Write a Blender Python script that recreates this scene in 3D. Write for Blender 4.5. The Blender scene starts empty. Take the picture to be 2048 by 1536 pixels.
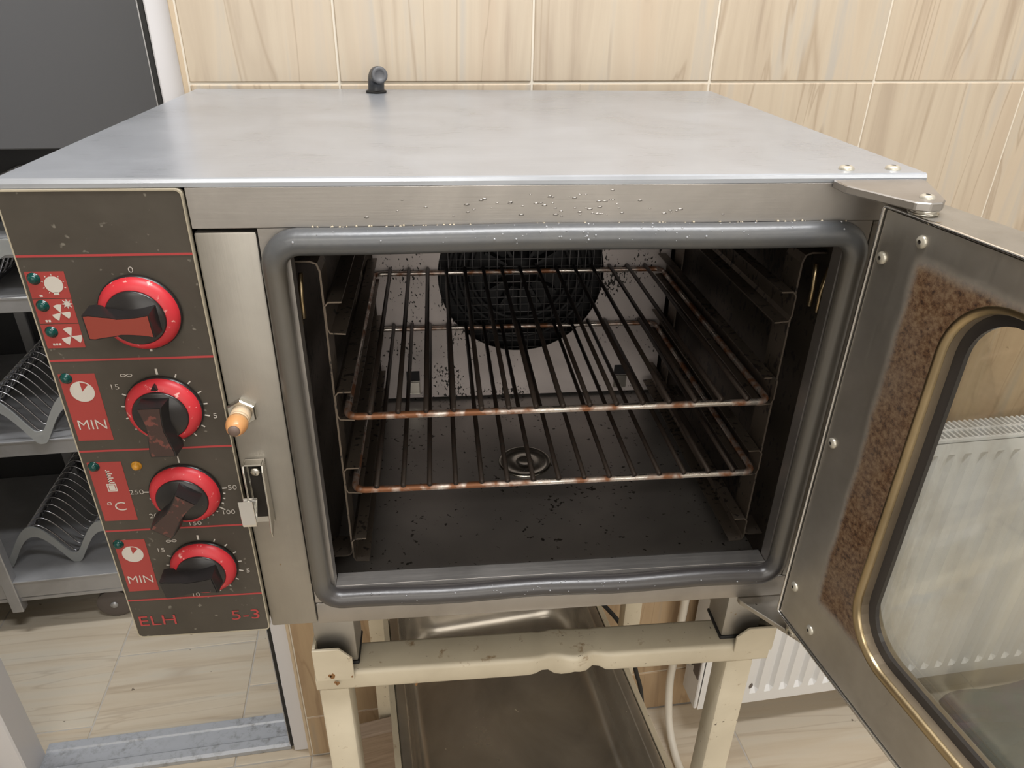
import bpy, bmesh, math, random
from mathutils import Vector, Matrix, Euler
random.seed(7)
C = bpy.context.scene.collection
S = bpy.context.scene
PI = math.pi

# ------------------------------------------------------------------ camera, light, exposure
ZB = 0.8946            # underside of the oven above the floor
Y0 = 0.4878            # the tiled wall stands here ...
ANG = math.atan(0.06878)   # ... and is turned a little against the oven
H, W, D = 0.4207, 0.652, 0.478

def camera():
    yaw, pitch, roll = 0.1066, -0.502, 0.0181
    f = Vector((math.sin(yaw)*math.cos(pitch), math.cos(yaw)*math.cos(pitch), math.sin(pitch)))
    r = Vector((math.cos(yaw), -math.sin(yaw), 0)); u = r.cross(f)
    r2 = math.cos(roll)*r + math.sin(roll)*u
    u2 = -math.sin(roll)*r + math.cos(roll)*u
    cd = bpy.data.cameras.new('camera'); co = bpy.data.objects.new('camera', cd); C.objects.link(co)
    M = Matrix((r2, u2, -f)).transposed().to_4x4(); M.translation = (0.2909, -0.5105, 1.4313)
    co.matrix_world = M
    cd.sensor_width = 36; cd.lens = 36*1446.73/2048; cd.clip_start = 0.01
    S.camera = co
camera()
S.view_settings.view_transform = 'Standard'; S.view_settings.look = 'None'
S.view_settings.gamma = 1; S.view_settings.use_curve_mapping = False
S.view_settings.exposure = -0.06
S.cycles.use_denoising = True
S.cycles.max_bounces = 8; S.cycles.diffuse_bounces = 4; S.cycles.glossy_bounces = 5
S.cycles.transparent_max_bounces = 12; S.cycles.caustics_reflective = False; S.cycles.caustics_refractive = False
wd = bpy.data.worlds.new('world'); S.world = wd; wd.use_nodes = True
wd.node_tree.nodes['Background'].inputs[0].default_value = (.78, .85, 1, 1)
wd.node_tree.nodes['Background'].inputs[1].default_value = 0.3

def RW(s, t, z):       # room coordinates (along the wall, into the wall, up) -> world
    return Vector((s*math.cos(ANG) - t*math.sin(ANG), Y0 + s*math.sin(ANG) + t*math.cos(ANG), z))

def area(name, s, t, z, sx, sy, power, color, rot=(0, 0, 0)):
    l = bpy.data.lights.new(name, 'AREA'); l.shape = 'RECTANGLE'; l.size = sx; l.size_y = sy
    l.energy = power; l.color = color
    o = bpy.data.objects.new(name, l); C.objects.link(o)
    o.location = RW(s, t, z); o.rotation_euler = Euler((rot[0], rot[1], rot[2] + ANG))
    return o
area('overhead_light', 0.55, -0.72, 2.60, 1.25, 0.16, 33, (.98, .985, 1.0))
area('overhead_light', -0.3, -2.3, 2.60, 1.25, 0.3, 18, (1.0, .955, .88))  # added fill behind the camera, raises the ambient light
area('overhead_light', 1.9, -2.2, 2.60, 1.25, 0.3, 13, (1.0, .955, .88))  # added fill further right, also for ambient and front light
area('overhead_light', -0.75, 0.22, 2.60, 0.9, 0.12, 22, (.98, .99, 1.0))
# added fill light behind the camera, lifts the oven front and chamber
area('front_fill', 0.3, -3.15, 1.65, 2.2, 1.3, 20, (1.0, .97, .92), (PI/2, 0, 0))

# ------------------------------------------------------------------ material helpers
class NT:
    def __init__(s, name):
        s.m = bpy.data.materials.new(name); s.m.use_nodes = True
        s.t = s.m.node_tree; s.n = s.t.nodes; s.l = s.t.links
        s.b = s.n['Principled BSDF']
    def node(s, typ, **kw):
        x = s.n.new(typ)
        for k, v in kw.items():
            if k in x.inputs: s.set(x.inputs[k], v)
            else: setattr(x, k, v)
        return x
    def set(s, inp, v):
        if hasattr(v, 'is_output') or isinstance(v, bpy.types.NodeSocket): s.l.new(v, inp)
        else:
            if inp.type == 'RGBA' and len(v) == 3: v = (*v, 1)
            inp.default_value = v
    def P(s, **kw):
        for k, v in kw.items(): s.set(s.b.inputs[k.replace('_', ' ')], v)
        return s
    def coord(s, scale=(1, 1, 1), rnd=0, kind='Object'):
        tc = s.node('ShaderNodeTexCoord'); v = tc.outputs[kind]
        if rnd:
            oi = s.node('ShaderNodeObjectInfo')
            m = s.node('ShaderNodeMath', operation='MULTIPLY'); s.l.new(oi.outputs['Random'], m.inputs[0]); m.inputs[1].default_value = rnd
            a = s.node('ShaderNodeVectorMath', operation='ADD'); s.l.new(v, a.inputs[0]); s.l.new(m.outputs[0], a.inputs[1]); v = a.outputs[0]
        mp = s.node('ShaderNodeMapping'); s.l.new(v, mp.inputs['Vector']); mp.inputs['Scale'].default_value = scale
        return mp.outputs[0]
    def noise(s, vec, scale=5, detail=3, rough=.5, dist=0):
        x = s.node('ShaderNodeTexNoise'); s.l.new(vec, x.inputs['Vector'])
        x.inputs['Scale'].default_value = scale; x.inputs['Detail'].default_value = detail
        x.inputs['Roughness'].default_value = rough; x.inputs['Distortion'].default_value = dist
        return x.outputs['Fac']
    def ramp(s, fac, stops, interp='LINEAR'):
        x = s.node('ShaderNodeValToRGB'); s.l.new(fac, x.inputs[0]); cr = x.color_ramp; cr.interpolation = interp
        while len(cr.elements) < len(stops): cr.elements.new(0.5)
        for e, (p, c) in zip(cr.elements, stops):
            e.position = p
            if not hasattr(c, '__len__'): c = (c, c, c)
            e.color = (*c[:3], 1)
        return x.outputs[0]
    def mix(s, fac, a, b, blend='MIX'):
        x = s.node('ShaderNodeMix', data_type='RGBA', blend_type=blend)
        s.set(x.inputs[0], fac); s.set(x.inputs[6], a); s.set(x.inputs[7], b)
        return x.outputs[2]
    def math(s, op, a, b=0, clamp=False):
        x = s.node('ShaderNodeMath', operation=op, use_clamp=clamp); s.set(x.inputs[0], a); s.set(x.inputs[1], b)
        return x.outputs[0]
    def bump(s, h, strength=.2, dist=.002):
        x = s.node('ShaderNodeBump'); s.l.new(h, x.inputs['Height']); x.inputs['Strength'].default_value = strength
        x.inputs['Distance'].default_value = dist; s.l.new(x.outputs[0], s.b.inputs['Normal'])
        return s
    def xyz(s, vec):
        x = s.node('ShaderNodeSeparateXYZ'); s.l.new(vec, x.inputs[0]); return x.outputs

def plain(name, col, rough=.5, metal=0, spec=.5, **kw):
    return NT(name).P(Base_Color=col, Roughness=rough, Metallic=metal, Specular_IOR_Level=spec, **kw).m

def steel(name, col=(.62, .61, .59), rough=.28, axis=(2, 60, 60), var=.14, smudge=.25, dirt=None, metal=1):
    n = NT(name)
    br = n.noise(n.coord(axis), 8, 4, .6)
    sm = n.noise(n.coord((1, 1, 1)), 9, 4, .6, .6)
    c = n.mix(n.ramp(sm, [(.35, 0), (.7, 1)]), tuple(x*(1-smudge) for x in col), col)
    if dirt:
        sp = n.noise(n.coord((1, 1, 1)), 70, 3, .6)
        c = n.mix(n.ramp(sp, [(.69, 0), (.74, 1)]), c, dirt)
    n.P(Base_Color=c, Metallic=metal, Roughness=n.math('ADD', n.math('MULTIPLY', n.math('ADD', br, sm), var), rough-var))
    n.bump(br, .06, .001)
    return n.m

MAT = {}
MAT['steel'] = steel('brushed_steel', (.46, .435, .41), .46, var=.12)
MAT['steel_top'] = steel('brushed_steel_top', (.47, .495, .54), .30, (2, 60, 60), .12, .16, metal=.5)
MAT['steel_v'] = steel('brushed_steel_upright', (.44, .415, .375), .50, (60, 60, 2), .12, .2, (.30, .22, .12))
MAT['zinc'] = steel('zinc_plated_steel', (.72, .70, .64), .25, (20, 20, 20), .1, .3)
MAT['bright'] = steel('polished_steel', (.78, .77, .75), .16, (10, 10, 10), .06, .1)
MAT['pan_steel'] = steel('tray_steel', (.52, .47, .40), .24, (6, 6, 6), .12, .3, metal=.7)

def cavity_mat(name, col, amount, metal=.8, rough=.42, lo=.60, fr=170):
    n = NT(name)
    big = n.noise(n.coord((1, 1, 1)), 6, 3, .6, .5)
    sp = n.noise(n.coord((1, 1, .6)), fr, 2, .5)
    cl = n.noise(n.coord((1, 1, 1)), 14, 3, .6)
    s2 = n.math('ADD', sp, n.math('MULTIPLY', n.math('SUBTRACT', cl, .5), amount))
    m = n.ramp(s2, [(lo, 0), (lo+.05, 1)])
    c = n.mix(n.ramp(big, [(.3, 0), (.75, 1)]), col, tuple(x*.6 for x in col))
    c = n.mix(m, c, (.012, .009, .007))
    n.P(Base_Color=c, Metallic=n.math('MULTIPLY', n.math('SUBTRACT', 1, m), metal), Roughness=n.math('ADD', n.math('MULTIPLY', big, .2), rough-.1))
    return n.m
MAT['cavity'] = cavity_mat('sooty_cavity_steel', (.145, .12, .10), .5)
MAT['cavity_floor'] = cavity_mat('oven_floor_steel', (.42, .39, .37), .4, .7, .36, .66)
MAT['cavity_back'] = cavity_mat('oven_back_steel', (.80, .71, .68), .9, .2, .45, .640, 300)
MAT['chamber'] = plain('sooty_black', (.012, .011, .012), .6)
MAT['support'] = cavity_mat('rack_support_steel', (.22, .18, .145), .5, .8, .38)

def plate_mat():
    n = NT('dark_printed_plate')
    a = n.noise(n.coord((1, 1, 1)), 14, 4, .65, .4)
    d = n.noise(n.coord((1, 1, 1)), 160, 2, .5)
    c = n.mix(n.ramp(a, [(.35, 0), (.75, 1)]), (.054, .045, .035), (.078, .067, .053))
    c = n.mix(n.ramp(d, [(.70, 0), (.76, .6)]), c, (.25, .23, .19))
    n.P(Base_Color=c, Roughness=n.math('ADD', n.math('MULTIPLY', a, .25), .42), Specular_IOR_Level=.35)
    return n.m
MAT['plate'] = plate_mat()
def speck(name, col, dirt, scale=150, lo=.66, rough=.35, spec=.5, scale2=None):
    n = NT(name)
    d = n.noise(n.coord((1, 1, 1)), scale, 3, .6)
    c = n.mix(n.ramp(d, [(lo, 0), (lo+.06, 1)]), col, dirt)
    n.P(Base_Color=c, Roughness=rough, Specular_IOR_Level=spec)
    return n.m
MAT['ring'] = speck('red_dial_plastic', (.52, .026, .036), (.72, .36, .33), 170, .63, .42)
MAT['grip'] = speck('black_knob_plastic', (.016, .014, .014), (.20, .18, .16), 260, .72, .3)
MAT['grip_brown'] = speck('greasy_worn_knob_face', (.05, .026, .022), (.16, .05, .04), 120, .56, .4)
MAT['grip_red'] = speck('red_knob_face', (.27, .045, .03), (.06, .02, .02), 160, .70, .4)
MAT['label_red'] = speck('red_print', (.34, .042, .036), (.45, .16, .13), 300, .74, .45)
MAT['line_red'] = plain('red_line_print', (.40, .045, .045), .45)
MAT['ink'] = plain('pale_print', (.56, .52, .47), .5)
MAT['led'] = plain('green_lamp_lens', (.002, .045, .038), .2, 0, .4)
MAT['amber'] = plain('amber_lamp_lens', (.55, .26, .03), .25, 0, .5)
MAT['caulk'] = plain('old_panel_edge', (.40, .35, .26), .6)
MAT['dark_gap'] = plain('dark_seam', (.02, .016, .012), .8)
MAT['pad'] = plain('black_rubber', (.012, .012, .012), .6)
MAT['orange'] = NT('amber_nylon_tip').P(Base_Color=(.62, .30, .12), Roughness=.3, Subsurface_Weight=.15).m
MAT['orange_pale'] = NT('pale_nylon_collar').P(Base_Color=(.66, .50, .33), Roughness=.35).m
MAT['tip'] = plain('worn_grey_tip', (.16, .11, .09), .5)

def gasket_mat():
    n = NT('grey_door_gasket')
    a = n.noise(n.coord((1, 1, 1)), 25, 4, .6)
    c = n.mix(n.ramp(a, [(.3, 0), (.7, 1)]), (.070, .075, .083), (.095, .096, .096))
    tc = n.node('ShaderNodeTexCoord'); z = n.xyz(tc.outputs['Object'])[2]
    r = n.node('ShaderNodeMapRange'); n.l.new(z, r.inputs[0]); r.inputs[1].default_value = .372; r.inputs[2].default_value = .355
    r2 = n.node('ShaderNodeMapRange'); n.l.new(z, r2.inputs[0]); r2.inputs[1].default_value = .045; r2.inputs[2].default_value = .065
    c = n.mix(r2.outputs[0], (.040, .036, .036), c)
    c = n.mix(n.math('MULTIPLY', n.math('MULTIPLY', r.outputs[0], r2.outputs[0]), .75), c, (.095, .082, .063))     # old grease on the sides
    n.P(Base_Color=c, Roughness=n.math('ADD', n.math('MULTIPLY', a, .12), .30), Specular_IOR_Level=.8)
    n.bump(n.noise(n.coord((1, 1, 1)), 220, 2, .5), .12, .001)
    return n.m
MAT['gasket'] = gasket_mat()
MAT['water'] = plain('water_drop', (.35, .36, .38), .05, 0, 1.0)
MAT['crumb'] = plain('dried_residue', (.55, .48, .36), .8)

def rust_chrome():
    n = NT('rack_wire_burnt')
    a = n.noise(n.coord((1, 1, 1)), 40, 4, .6, .3)
    c = n.mix(n.ramp(a, [(.42, 0), (.6, 1)]), (.60, .56, .52), (.24, .10, .045))
    n.P(Base_Color=c, Metallic=n.ramp(a, [(.4, .95), (.62, .45)]), Roughness=n.ramp(a, [(.4, .22), (.6, .45)]))
    return n.m
MAT['rack_bar'] = rust_chrome()
MAT['rod'] = cavity_mat('rack_rod_steel', (.040, .028, .022), .6, .4, .45)

def cream():
    n = NT('chipped_cream_paint')
    a = n.noise(n.coord((1, 1, 1)), 10, 4, .6, .3)
    s1 = n.noise(n.coord((1, 1, 1)), 55, 4, .65, .2)
    s2 = n.noise(n.coord((1, 1, 1)), 190, 2, .5)
    c = n.mix(n.ramp(a, [(.35, 0), (.7, 1)]), (.62, .55, .42), (.52, .455, .34))
    c = n.mix(n.ramp(s1, [(.63, 0), (.73, .85)]), c, (.26, .16, .075))
    c = n.mix(n.ramp(s2, [(.72, 0), (.76, .9)]), c, (.07, .045, .03))
    n.P(Base_Color=c, Roughness=.45)
    n.bump(a, .15, .003)
    return n.m
MAT['cream'] = cream()

def tile_mat(name, floor, tint=None):
    n = NT(name)
    sc = (1.6, 26, 1) if floor else (26, 1, 1.9)
    v = n.coord(sc, 37.0)
    a = n.noise(v, 1.0, 5, .55, .9)
    b = n.noise(n.coord((1, 7, 1) if floor else (7, 1, 1.2), 19.0), 1.2, 4, .6, .7)
    if floor:
        c = n.ramp(a, [(.25, (.50, .41, .305)), (.40, (.575, .49, .375)), (.55, (.61, .535, .425)), (.72, (.58, .53, .44))])
        c = n.mix(n.ramp(b, [(.55, 0), (.75, .5)]), c, (.50, .38, .25))
    else:
        c = n.ramp(a, [(.25, (.41, .325, .245)), (.40, (.52, .43, .325)), (.55, (.575, .485, .37)), (.70, (.49, .445, .385))])
        c = n.mix(n.ramp(b, [(.5, 0), (.72, .6)]), c, (.57, .45, .33))
    vn = n.noise(n.coord((.8, 9, 1) if floor else (9, 1, .9), 53.0), 1.1, 3, .5, 1.2)
    line = n.math('ABSOLUTE', n.math('SUBTRACT', vn, .5), 0)
    c = n.mix(n.ramp(line, [(0, .35 if floor else .8), (.016, 0)]), c, (.36, .27, .19) if floor else (.42, .33, .24))
    if floor:
        sp = n.noise(n.coord((1, 1, 1), 11.0), 60, 2, .5)
        c = n.mix(n.ramp(sp, [(.75, 0), (.78, .8)]), c, (.12, .09, .06))
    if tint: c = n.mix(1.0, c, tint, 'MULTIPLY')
    n.P(Base_Color=c, Roughness=.30 if not floor else .38, Specular_IOR_Level=.45)
    return n.m
MAT['wall_tile'] = tile_mat('beige_veined_wall_tile', False)
MAT['floor_tile'] = tile_mat('beige_veined_floor_tile', True)
MAT['wall_tile_low'] = tile_mat('tan_tinted_wall_tile', False, (.82, .70, .56))  # lower rows: wall tile colours multiplied by a darker tan tint
MAT['grout'] = plain('pale_grout', (.74, .68, .58), .8)
MAT['floor_grout'] = plain('floor_grout', (.50, .47, .43), .8)
MAT['paint'] = plain('white_wall_paint', (.75, .73, .69), .7)
MAT['tile_edge'] = plain('raw_tile_edge', (.60, .48, .34), .7)
MAT['alu_white'] = plain('white_lacquered_aluminium', (.70, .69, .71), .35)
def alu_dirty():
    n = NT('grimy_aluminium')
    a = n.noise(n.coord((1, 1, 1)), 60, 5, .7)
    b = n.noise(n.coord((1, 1, 1)), 9, 3, .6)
    m = n.math('MULTIPLY', n.ramp(a, [(.50, 0), (.72, .8)]), n.ramp(b, [(.40, .15), (.65, 1)]))
    n.P(Base_Color=n.mix(m, (.46, .48, .52), (.11, .10, .085)), Roughness=.45, Metallic=.35)
    return n.m
MAT['alu_dirty'] = alu_dirty()
MAT['alu'] = steel('shelf_aluminium', (.56, .56, .575), .42, (3, 30, 30), .1, .2, metal=.6)
MAT['slate'] = plain('dark_grey_panel', (.115, .117, .125), .5)
MAT['slate_dark'] = plain('dark_recess_panel', (.045, .045, .048), .3)
MAT['white'] = plain('white_enamel', (.74, .735, .73), .28)
MAT['chip'] = plain('chipped_dark_metal', (.12, .10, .09), .6)
MAT['pipe'] = plain('white_pipe_paint', (.68, .63, .54), .4)
MAT['clear'] = NT('cloudy_plastic').P(Base_Color=(.40, .41, .405), Roughness=.35, Alpha=.68).m
MAT['pan_wire'] = steel('pan_rib_metal', (.48, .48, .50), .25, (6, 6, 6), .08, .2)
def wood_mat():
    n = NT('dark_brown_wood')
    a = n.noise(n.coord((3, 40, 40)), 3, 4, .6, .4)
    n.P(Base_Color=n.ramp(a, [(.3, (.17, .115, .075)), (.7, (.27, .20, .14))]), Roughness=.55)
    return n.m
MAT['wood'] = wood_mat()
def reflection_mat():  # mottled colours of the reflection, given to its stand-in shape
    n = NT('dark_mottled_reflection')
    a = n.noise(n.coord((1, 1, 1)), 11, 4, .6, .5); b = n.noise(n.coord((1, 1, 1)), 6, 3, .5)
    c = n.mix(n.ramp(a, [(.42, 0), (.6, 1)]), (.008, .03, .035), (.05, .025, .06))
    c = n.mix(n.ramp(b, [(.5, 0), (.7, 1)]), c, (.06, .05, .04))
    n.P(Base_Color=c, Roughness=.9)
    return n.m
MAT['reflection_shape'] = reflection_mat()

def door_sheet_mat():   # local axes of the door: x along its width from the hinge, z up
    n = NT('baked_on_brown_door_sheet')
    tc = n.node('ShaderNodeTexCoord'); o = n.xyz(tc.outputs['Object'])
    wob = n.math('MULTIPLY', n.math('SUBTRACT', n.noise(n.coord((1, 1, 1)), 22, 3, .6), .5), .010)
    x = n.math('ADD', o[0], wob); z = n.math('ADD', o[2], wob)
    def step(v, e0, e1):
        r = n.node('ShaderNodeMapRange', interpolation_type='SMOOTHSTEP'); n.l.new(v, r.inputs[0])
        r.inputs[1].default_value = e0; r.inputs[2].default_value = e1; return r.outputs[0]
    m = n.math('MULTIPLY', step(x, .038, .047), step(z, .060, .072))
    m = n.math('MULTIPLY', m, n.math('SUBTRACT', 1, step(z, .372, .386)))
    m = n.math('MULTIPLY', m, n.math('SUBTRACT', 1, step(x, .43, .44)))
    g = n.noise(n.coord((1, 1, 1)), 260, 4, .75)
    h = n.noise(n.coord((1, 1, 1)), 16, 4, .6)
    stain = n.ramp(g, [(.34, (.035, .015, .008)), (.46, (.135, .070, .034)), (.66, (.25, .165, .095))])
    dens = n.math('MULTIPLY', m, n.ramp(h, [(.2, .8), (.6, 1)]))
    br = n.noise(n.coord((50, 50, 2)), 6, 4, .6)
    base = n.mix(n.ramp(h, [(.35, 0), (.7, 1)]), (.50, .47, .42), (.62, .59, .54))
    n.P(Base_Color=n.mix(dens, base, stain), Metallic=n.math('SUBTRACT', .92, n.math('MULTIPLY', dens, .7)),
        Roughness=n.math('ADD', n.math('MULTIPLY', dens, .25), n.math('ADD', n.math('MULTIPLY', br, .12), .34)))
    return n.m
MAT['door_sheet'] = door_sheet_mat()
MAT['gold'] = steel('heat_tinted_rim', (.52, .41, .25), .30, (10, 10, 10), .1, .35)
MAT['recess'] = steel('heat_tinted_recess', (.34, .27, .19), .40, (10, 10, 10), .1, .3, metal=.5)

def glass_mat(name, dirt):
    n = NT(name)
    n.n.remove(n.b)
    out = n.n['Material Output']
    tr = n.node('ShaderNodeBsdfTransparent', Color=(.93, .94, .92))
    gl = n.node('ShaderNodeBsdfGlossy', Roughness=.05, Color=(1, 1, 1))
    fr = n.node('ShaderNodeFresnel', IOR=1.45)
    m1 = n.node('ShaderNodeMixShader'); n.l.new(n.math('MULTIPLY', fr.outputs[0], .4), m1.inputs[0]); n.l.new(tr.outputs[0], m1.inputs[1]); n.l.new(gl.outputs[0], m1.inputs[2])
    tc = n.node('ShaderNodeTexCoord'); o = n.xyz(tc.outputs['Object'])
    a = n.noise(n.coord((1, 1, .35)), 45, 4, .6); b = n.noise(n.coord((1, 1, 1)), 120, 3, .6)
    c = n.noise(n.coord((1, 1, .3)), 12, 3, .6, .4)
    col = n.ramp(a, [(.4, (.44, .42, .36)), (.66, (.46, .38, .22))])
    col = n.mix(n.ramp(b, [(.69, 0), (.74, 1)]), col, (.12, .06, .025))
    di = n.node('ShaderNodeBsdfDiffuse'); n.l.new(col, di.inputs[0])
    r = n.node('ShaderNodeMapRange', interpolation_type='SMOOTHSTEP'); n.l.new(o[0], r.inputs[0])
    r.inputs[1].default_value = .19; r.inputs[2].default_value = .085
    fac = n.math('ADD', n.math('MULTIPLY', n.ramp(c, [(.3, .25), (.7, .75)]), dirt), n.math('MULTIPLY', n.ramp(a, [(.45, 0), (.62, 1)]), n.math('MULTIPLY', r.outputs[0], dirt*.9)))
    fac = n.math('MAXIMUM', fac, n.ramp(b, [(.70, 0), (.75, dirt*1.6)]), True)
    m2 = n.node('ShaderNodeMixShader'); n.l.new(fac, m2.inputs[0]); n.l.new(m1.outputs[0], m2.inputs[1]); n.l.new(di.outputs[0], m2.inputs[2])
    n.l.new(m2.outputs[0], out.inputs[0])
    return n.m
MAT['glass'] = glass_mat('greasy_door_glass', .15)

MAT['screw'] = plain('zinc_screw', (.60, .57, .49), .35, .6)
MAT['rust'] = plain('rust_brown', (.22, .105, .035), .8)
MAT['grimy'] = steel('grimy_hinge_steel', (.55, .52, .47), .38, (20, 20, 20), .12, .5, (.05, .03, .018))

# ------------------------------------------------------------------ mesh helpers
def BM(): return bmesh.new()
def box(bm, x0, x1, y0, y1, z0, z1, bev=0, seg=1):
    r = bmesh.ops.create_cube(bm, size=1); vs = r['verts']
    for v in vs:
        v.co = Vector((x0 + (v.co.x+.5)*(x1-x0), y0 + (v.co.y+.5)*(y1-y0), z0 + (v.co.z+.5)*(z1-z0)))
    if bev:
        es = list({e for v in vs for e in v.link_edges})
        bmesh.ops.bevel(bm, geom=es, offset=bev, segments=seg, affect='EDGES', profile=.5)
    return bm
def prism(bm, pts, axis, a, b, bev=0):
    """polygon pts in the plane across `axis`, pushed from a to b"""
    def mk(p, q):
        return {'x': (q, p[0], p[1]), 'y': (p[0], q, p[1]), 'z': (p[0], p[1], q)}[axis]
    v0 = [bm.verts.new(mk(p, a)) for p in pts]; v1 = [bm.verts.new(mk(p, b)) for p in pts]
    n = len(pts); fs = []
    fs.append(bm.faces.new(v0)); fs.append(bm.faces.new(v1[::-1]))
    for i in range(n): fs.append(bm.faces.new((v0[i], v1[i], v1[(i+1) % n], v0[(i+1) % n])))
    bmesh.ops.recalc_face_normals(bm, faces=fs)
    if bev:
        bmesh.ops.bevel(bm, geom=list({e for f in fs for e in f.edges}), offset=bev, segments=1, affect='EDGES')
    return bm
def tube(bm, path, r, n=8, closed=False, cap=True, flat=1.0):
    path = [Vector(p) for p in path]; rings = []; m = len(path); up = None
    for i, p in enumerate(path):
        if closed: d = path[(i+1) % m] - path[i-1]
        else: d = path[min(i+1, m-1)] - path[max(i-1, 0)]
        d.normalize()
        if up is None:
            up = Vector((0, 0, 1)) if abs(d.z) < .9 else Vector((1, 0, 0))
        a = d.cross(up)
        if a.length < 1e-6: a = d.orthogonal()
        a.normalize(); b = a.cross(d).normalized(); up = b
        rr = r[i] if hasattr(r, '__len__') else r
        rings.append([bm.verts.new(p + rr*(math.cos(2*PI*k/n)*a + flat*math.sin(2*PI*k/n)*b)) for k in range(n)])
    fs = []
    for i in range(m if closed else m-1):
        A, B = rings[i], rings[(i+1) % m]
        if closed and i == m-1:   # line the last ring up with the first
            k0 = min(range(n), key=lambda k: (A[0].co-B[k].co).length); B = B[k0:]+B[:k0]
        for k in range(n): fs.append(bm.faces.new((A[k], A[(k+1) % n], B[(k+1) % n], B[k])))
    if cap and not closed:
        fs.append(bm.faces.new(rings[0][::-1])); fs.append(bm.faces.new(rings[-1]))
    for f in fs: f.smooth = True
    bmesh.ops.recalc_face_normals(bm, faces=fs)
    return bm
def lathe(bm, prof, n=24, M=None, caps=True):
    """prof: (radius, height) about +z, then moved by M"""
    rings = []; M = M or Matrix()
    for r, h in prof:
        if r < 1e-7: rings.append([bm.verts.new(M @ Vector((0, 0, h)))])
        else: rings.append([bm.verts.new(M @ Vector((r*math.cos(2*PI*k/n), r*math.sin(2*PI*k/n), h))) for k in range(n)])
    fs = []
    for A, B in zip(rings, rings[1:]):
        for k in range(n):
            if len(A) == 1 and len(B) == 1: continue
            if len(A) == 1: f = (A[0], B[k], B[(k+1) % n])
            elif len(B) == 1: f = (A[k], A[(k+1) % n], B[0])
            else: f = (A[k], A[(k+1) % n], B[(k+1) % n], B[k])
            fs.append(bm.faces.new(f))
    if caps:
        if len(rings[0]) > 1: fs.append(bm.faces.new(rings[0][::-1]))
        if len(rings[-1]) > 1: fs.append(bm.faces.new(rings[-1]))
    for f in fs: f.smooth = True
    bmesh.ops.recalc_face_normals(bm, faces=fs)
    return bm
FRONT = lambda x, y, z: Matrix.Translation((x, y, z)) @ Matrix.Rotation(PI/2, 4, 'X')   # local +z looks to -y
def rrect(x0, x1, z0, z1, r, n=6):
    pts = []
    for cx, cz, a0 in ((x1-r, z0+r, -PI/2), (x1-r, z1-r, 0), (x0+r, z1-r, PI/2), (x0+r, z0+r, PI)):
        for i in range(n+1):
            a = a0 + i*PI/2/n; pts.append((cx + r*math.cos(a), cz + r*math.sin(a)))
    return pts
def obj(name, bm, mat, parent=None, smooth=False, mats=None):
    me = bpy.data.meshes.new(name); bm.to_mesh(me); bm.free()
    for m in (mats or [mat]): me.materials.append(MAT[m] if isinstance(m, str) else m)
    o = bpy.data.objects.new(name, me); C.objects.link(o); o.parent = parent
    if smooth: autosmooth(me)
    return o
def autosmooth(me, ang=40):
    for p in me.polygons: p.use_smooth = True
    bm = bmesh.new(); bm.from_mesh(me)
    for e in bm.edges:
        if len(e.link_faces) == 2 and e.calc_face_angle(0) > math.radians(ang): e.smooth = False
    bm.to_mesh(me); bm.free()
def thing(name, label, cat, loc=(0, 0, 0), rotz=0, group=None):
    o = bpy.data.objects.new(name, None); C.objects.link(o); o.empty_display_size = .05
    o.location = loc; o.rotation_euler = (0, 0, rotz); return tag(o, label, cat, group)
def tag(o, label, cat, group=None):
    o['label'] = label; o['category'] = cat
    if group: o['group'] = group
    return o
def struct(o): o['kind'] = 'structure'; return o
def at_room(o): o.location = (0, Y0, 0); o.rotation_euler = (0, 0, ANG); return o
def rp(name, parent, mesh, loc):     # a repeat of a piece: shares its mesh
    o = bpy.data.objects.new(name, mesh); C.objects.link(o); o.parent = parent; o.location = loc; return o

# ------------------------------------------------------------------ the room
DL, DR = -0.56, -0.018          # doorway in the tiled wall
CEIL = 2.68
wb = BM()
box(wb, -0.0135, 2.9, 0.0016, 0.10, 0, CEIL)
box(wb, -2.6, DL-.06, 0.0016, 0.10, 0, CEIL)
box(wb, DL-.06, -0.0135, 0.0016, 0.10, 2.1, CEIL)
wall = at_room(struct(obj('wall_back', wb, 'grout')))
def tile_bm(w, h, d=.009, b=.0012):
    bm = BM(); box(bm, -w/2, w/2, 0, d, -h/2, h/2, b); return bm
G = .0014
tm = {}
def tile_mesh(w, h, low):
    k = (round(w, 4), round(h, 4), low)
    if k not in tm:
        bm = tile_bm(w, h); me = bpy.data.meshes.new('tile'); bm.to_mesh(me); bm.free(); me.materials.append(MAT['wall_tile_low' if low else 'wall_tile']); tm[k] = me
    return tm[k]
xs = [-0.0114, 0.1712] + [0.1712 + .2499*k for k in range(1, 9)]
zs = [0, .1204] + [.1204 + .3999*k for k in range(1, 6)] + [CEIL]
for i in range(len(xs)-1):
    for j in range(len(zs)-1):
        w, h = xs[i+1]-xs[i]-2*G, zs[j+1]-zs[j]-2*G
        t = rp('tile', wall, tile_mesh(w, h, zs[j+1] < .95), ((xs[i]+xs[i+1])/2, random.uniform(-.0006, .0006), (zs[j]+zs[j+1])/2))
# raw cut edge of the tiling beside the door frame
obj('tile_edge', box(BM(), -0.0185, -0.0125, 0.0, 0.03, 0, CEIL, .001), 'tile_edge', wall)

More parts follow.
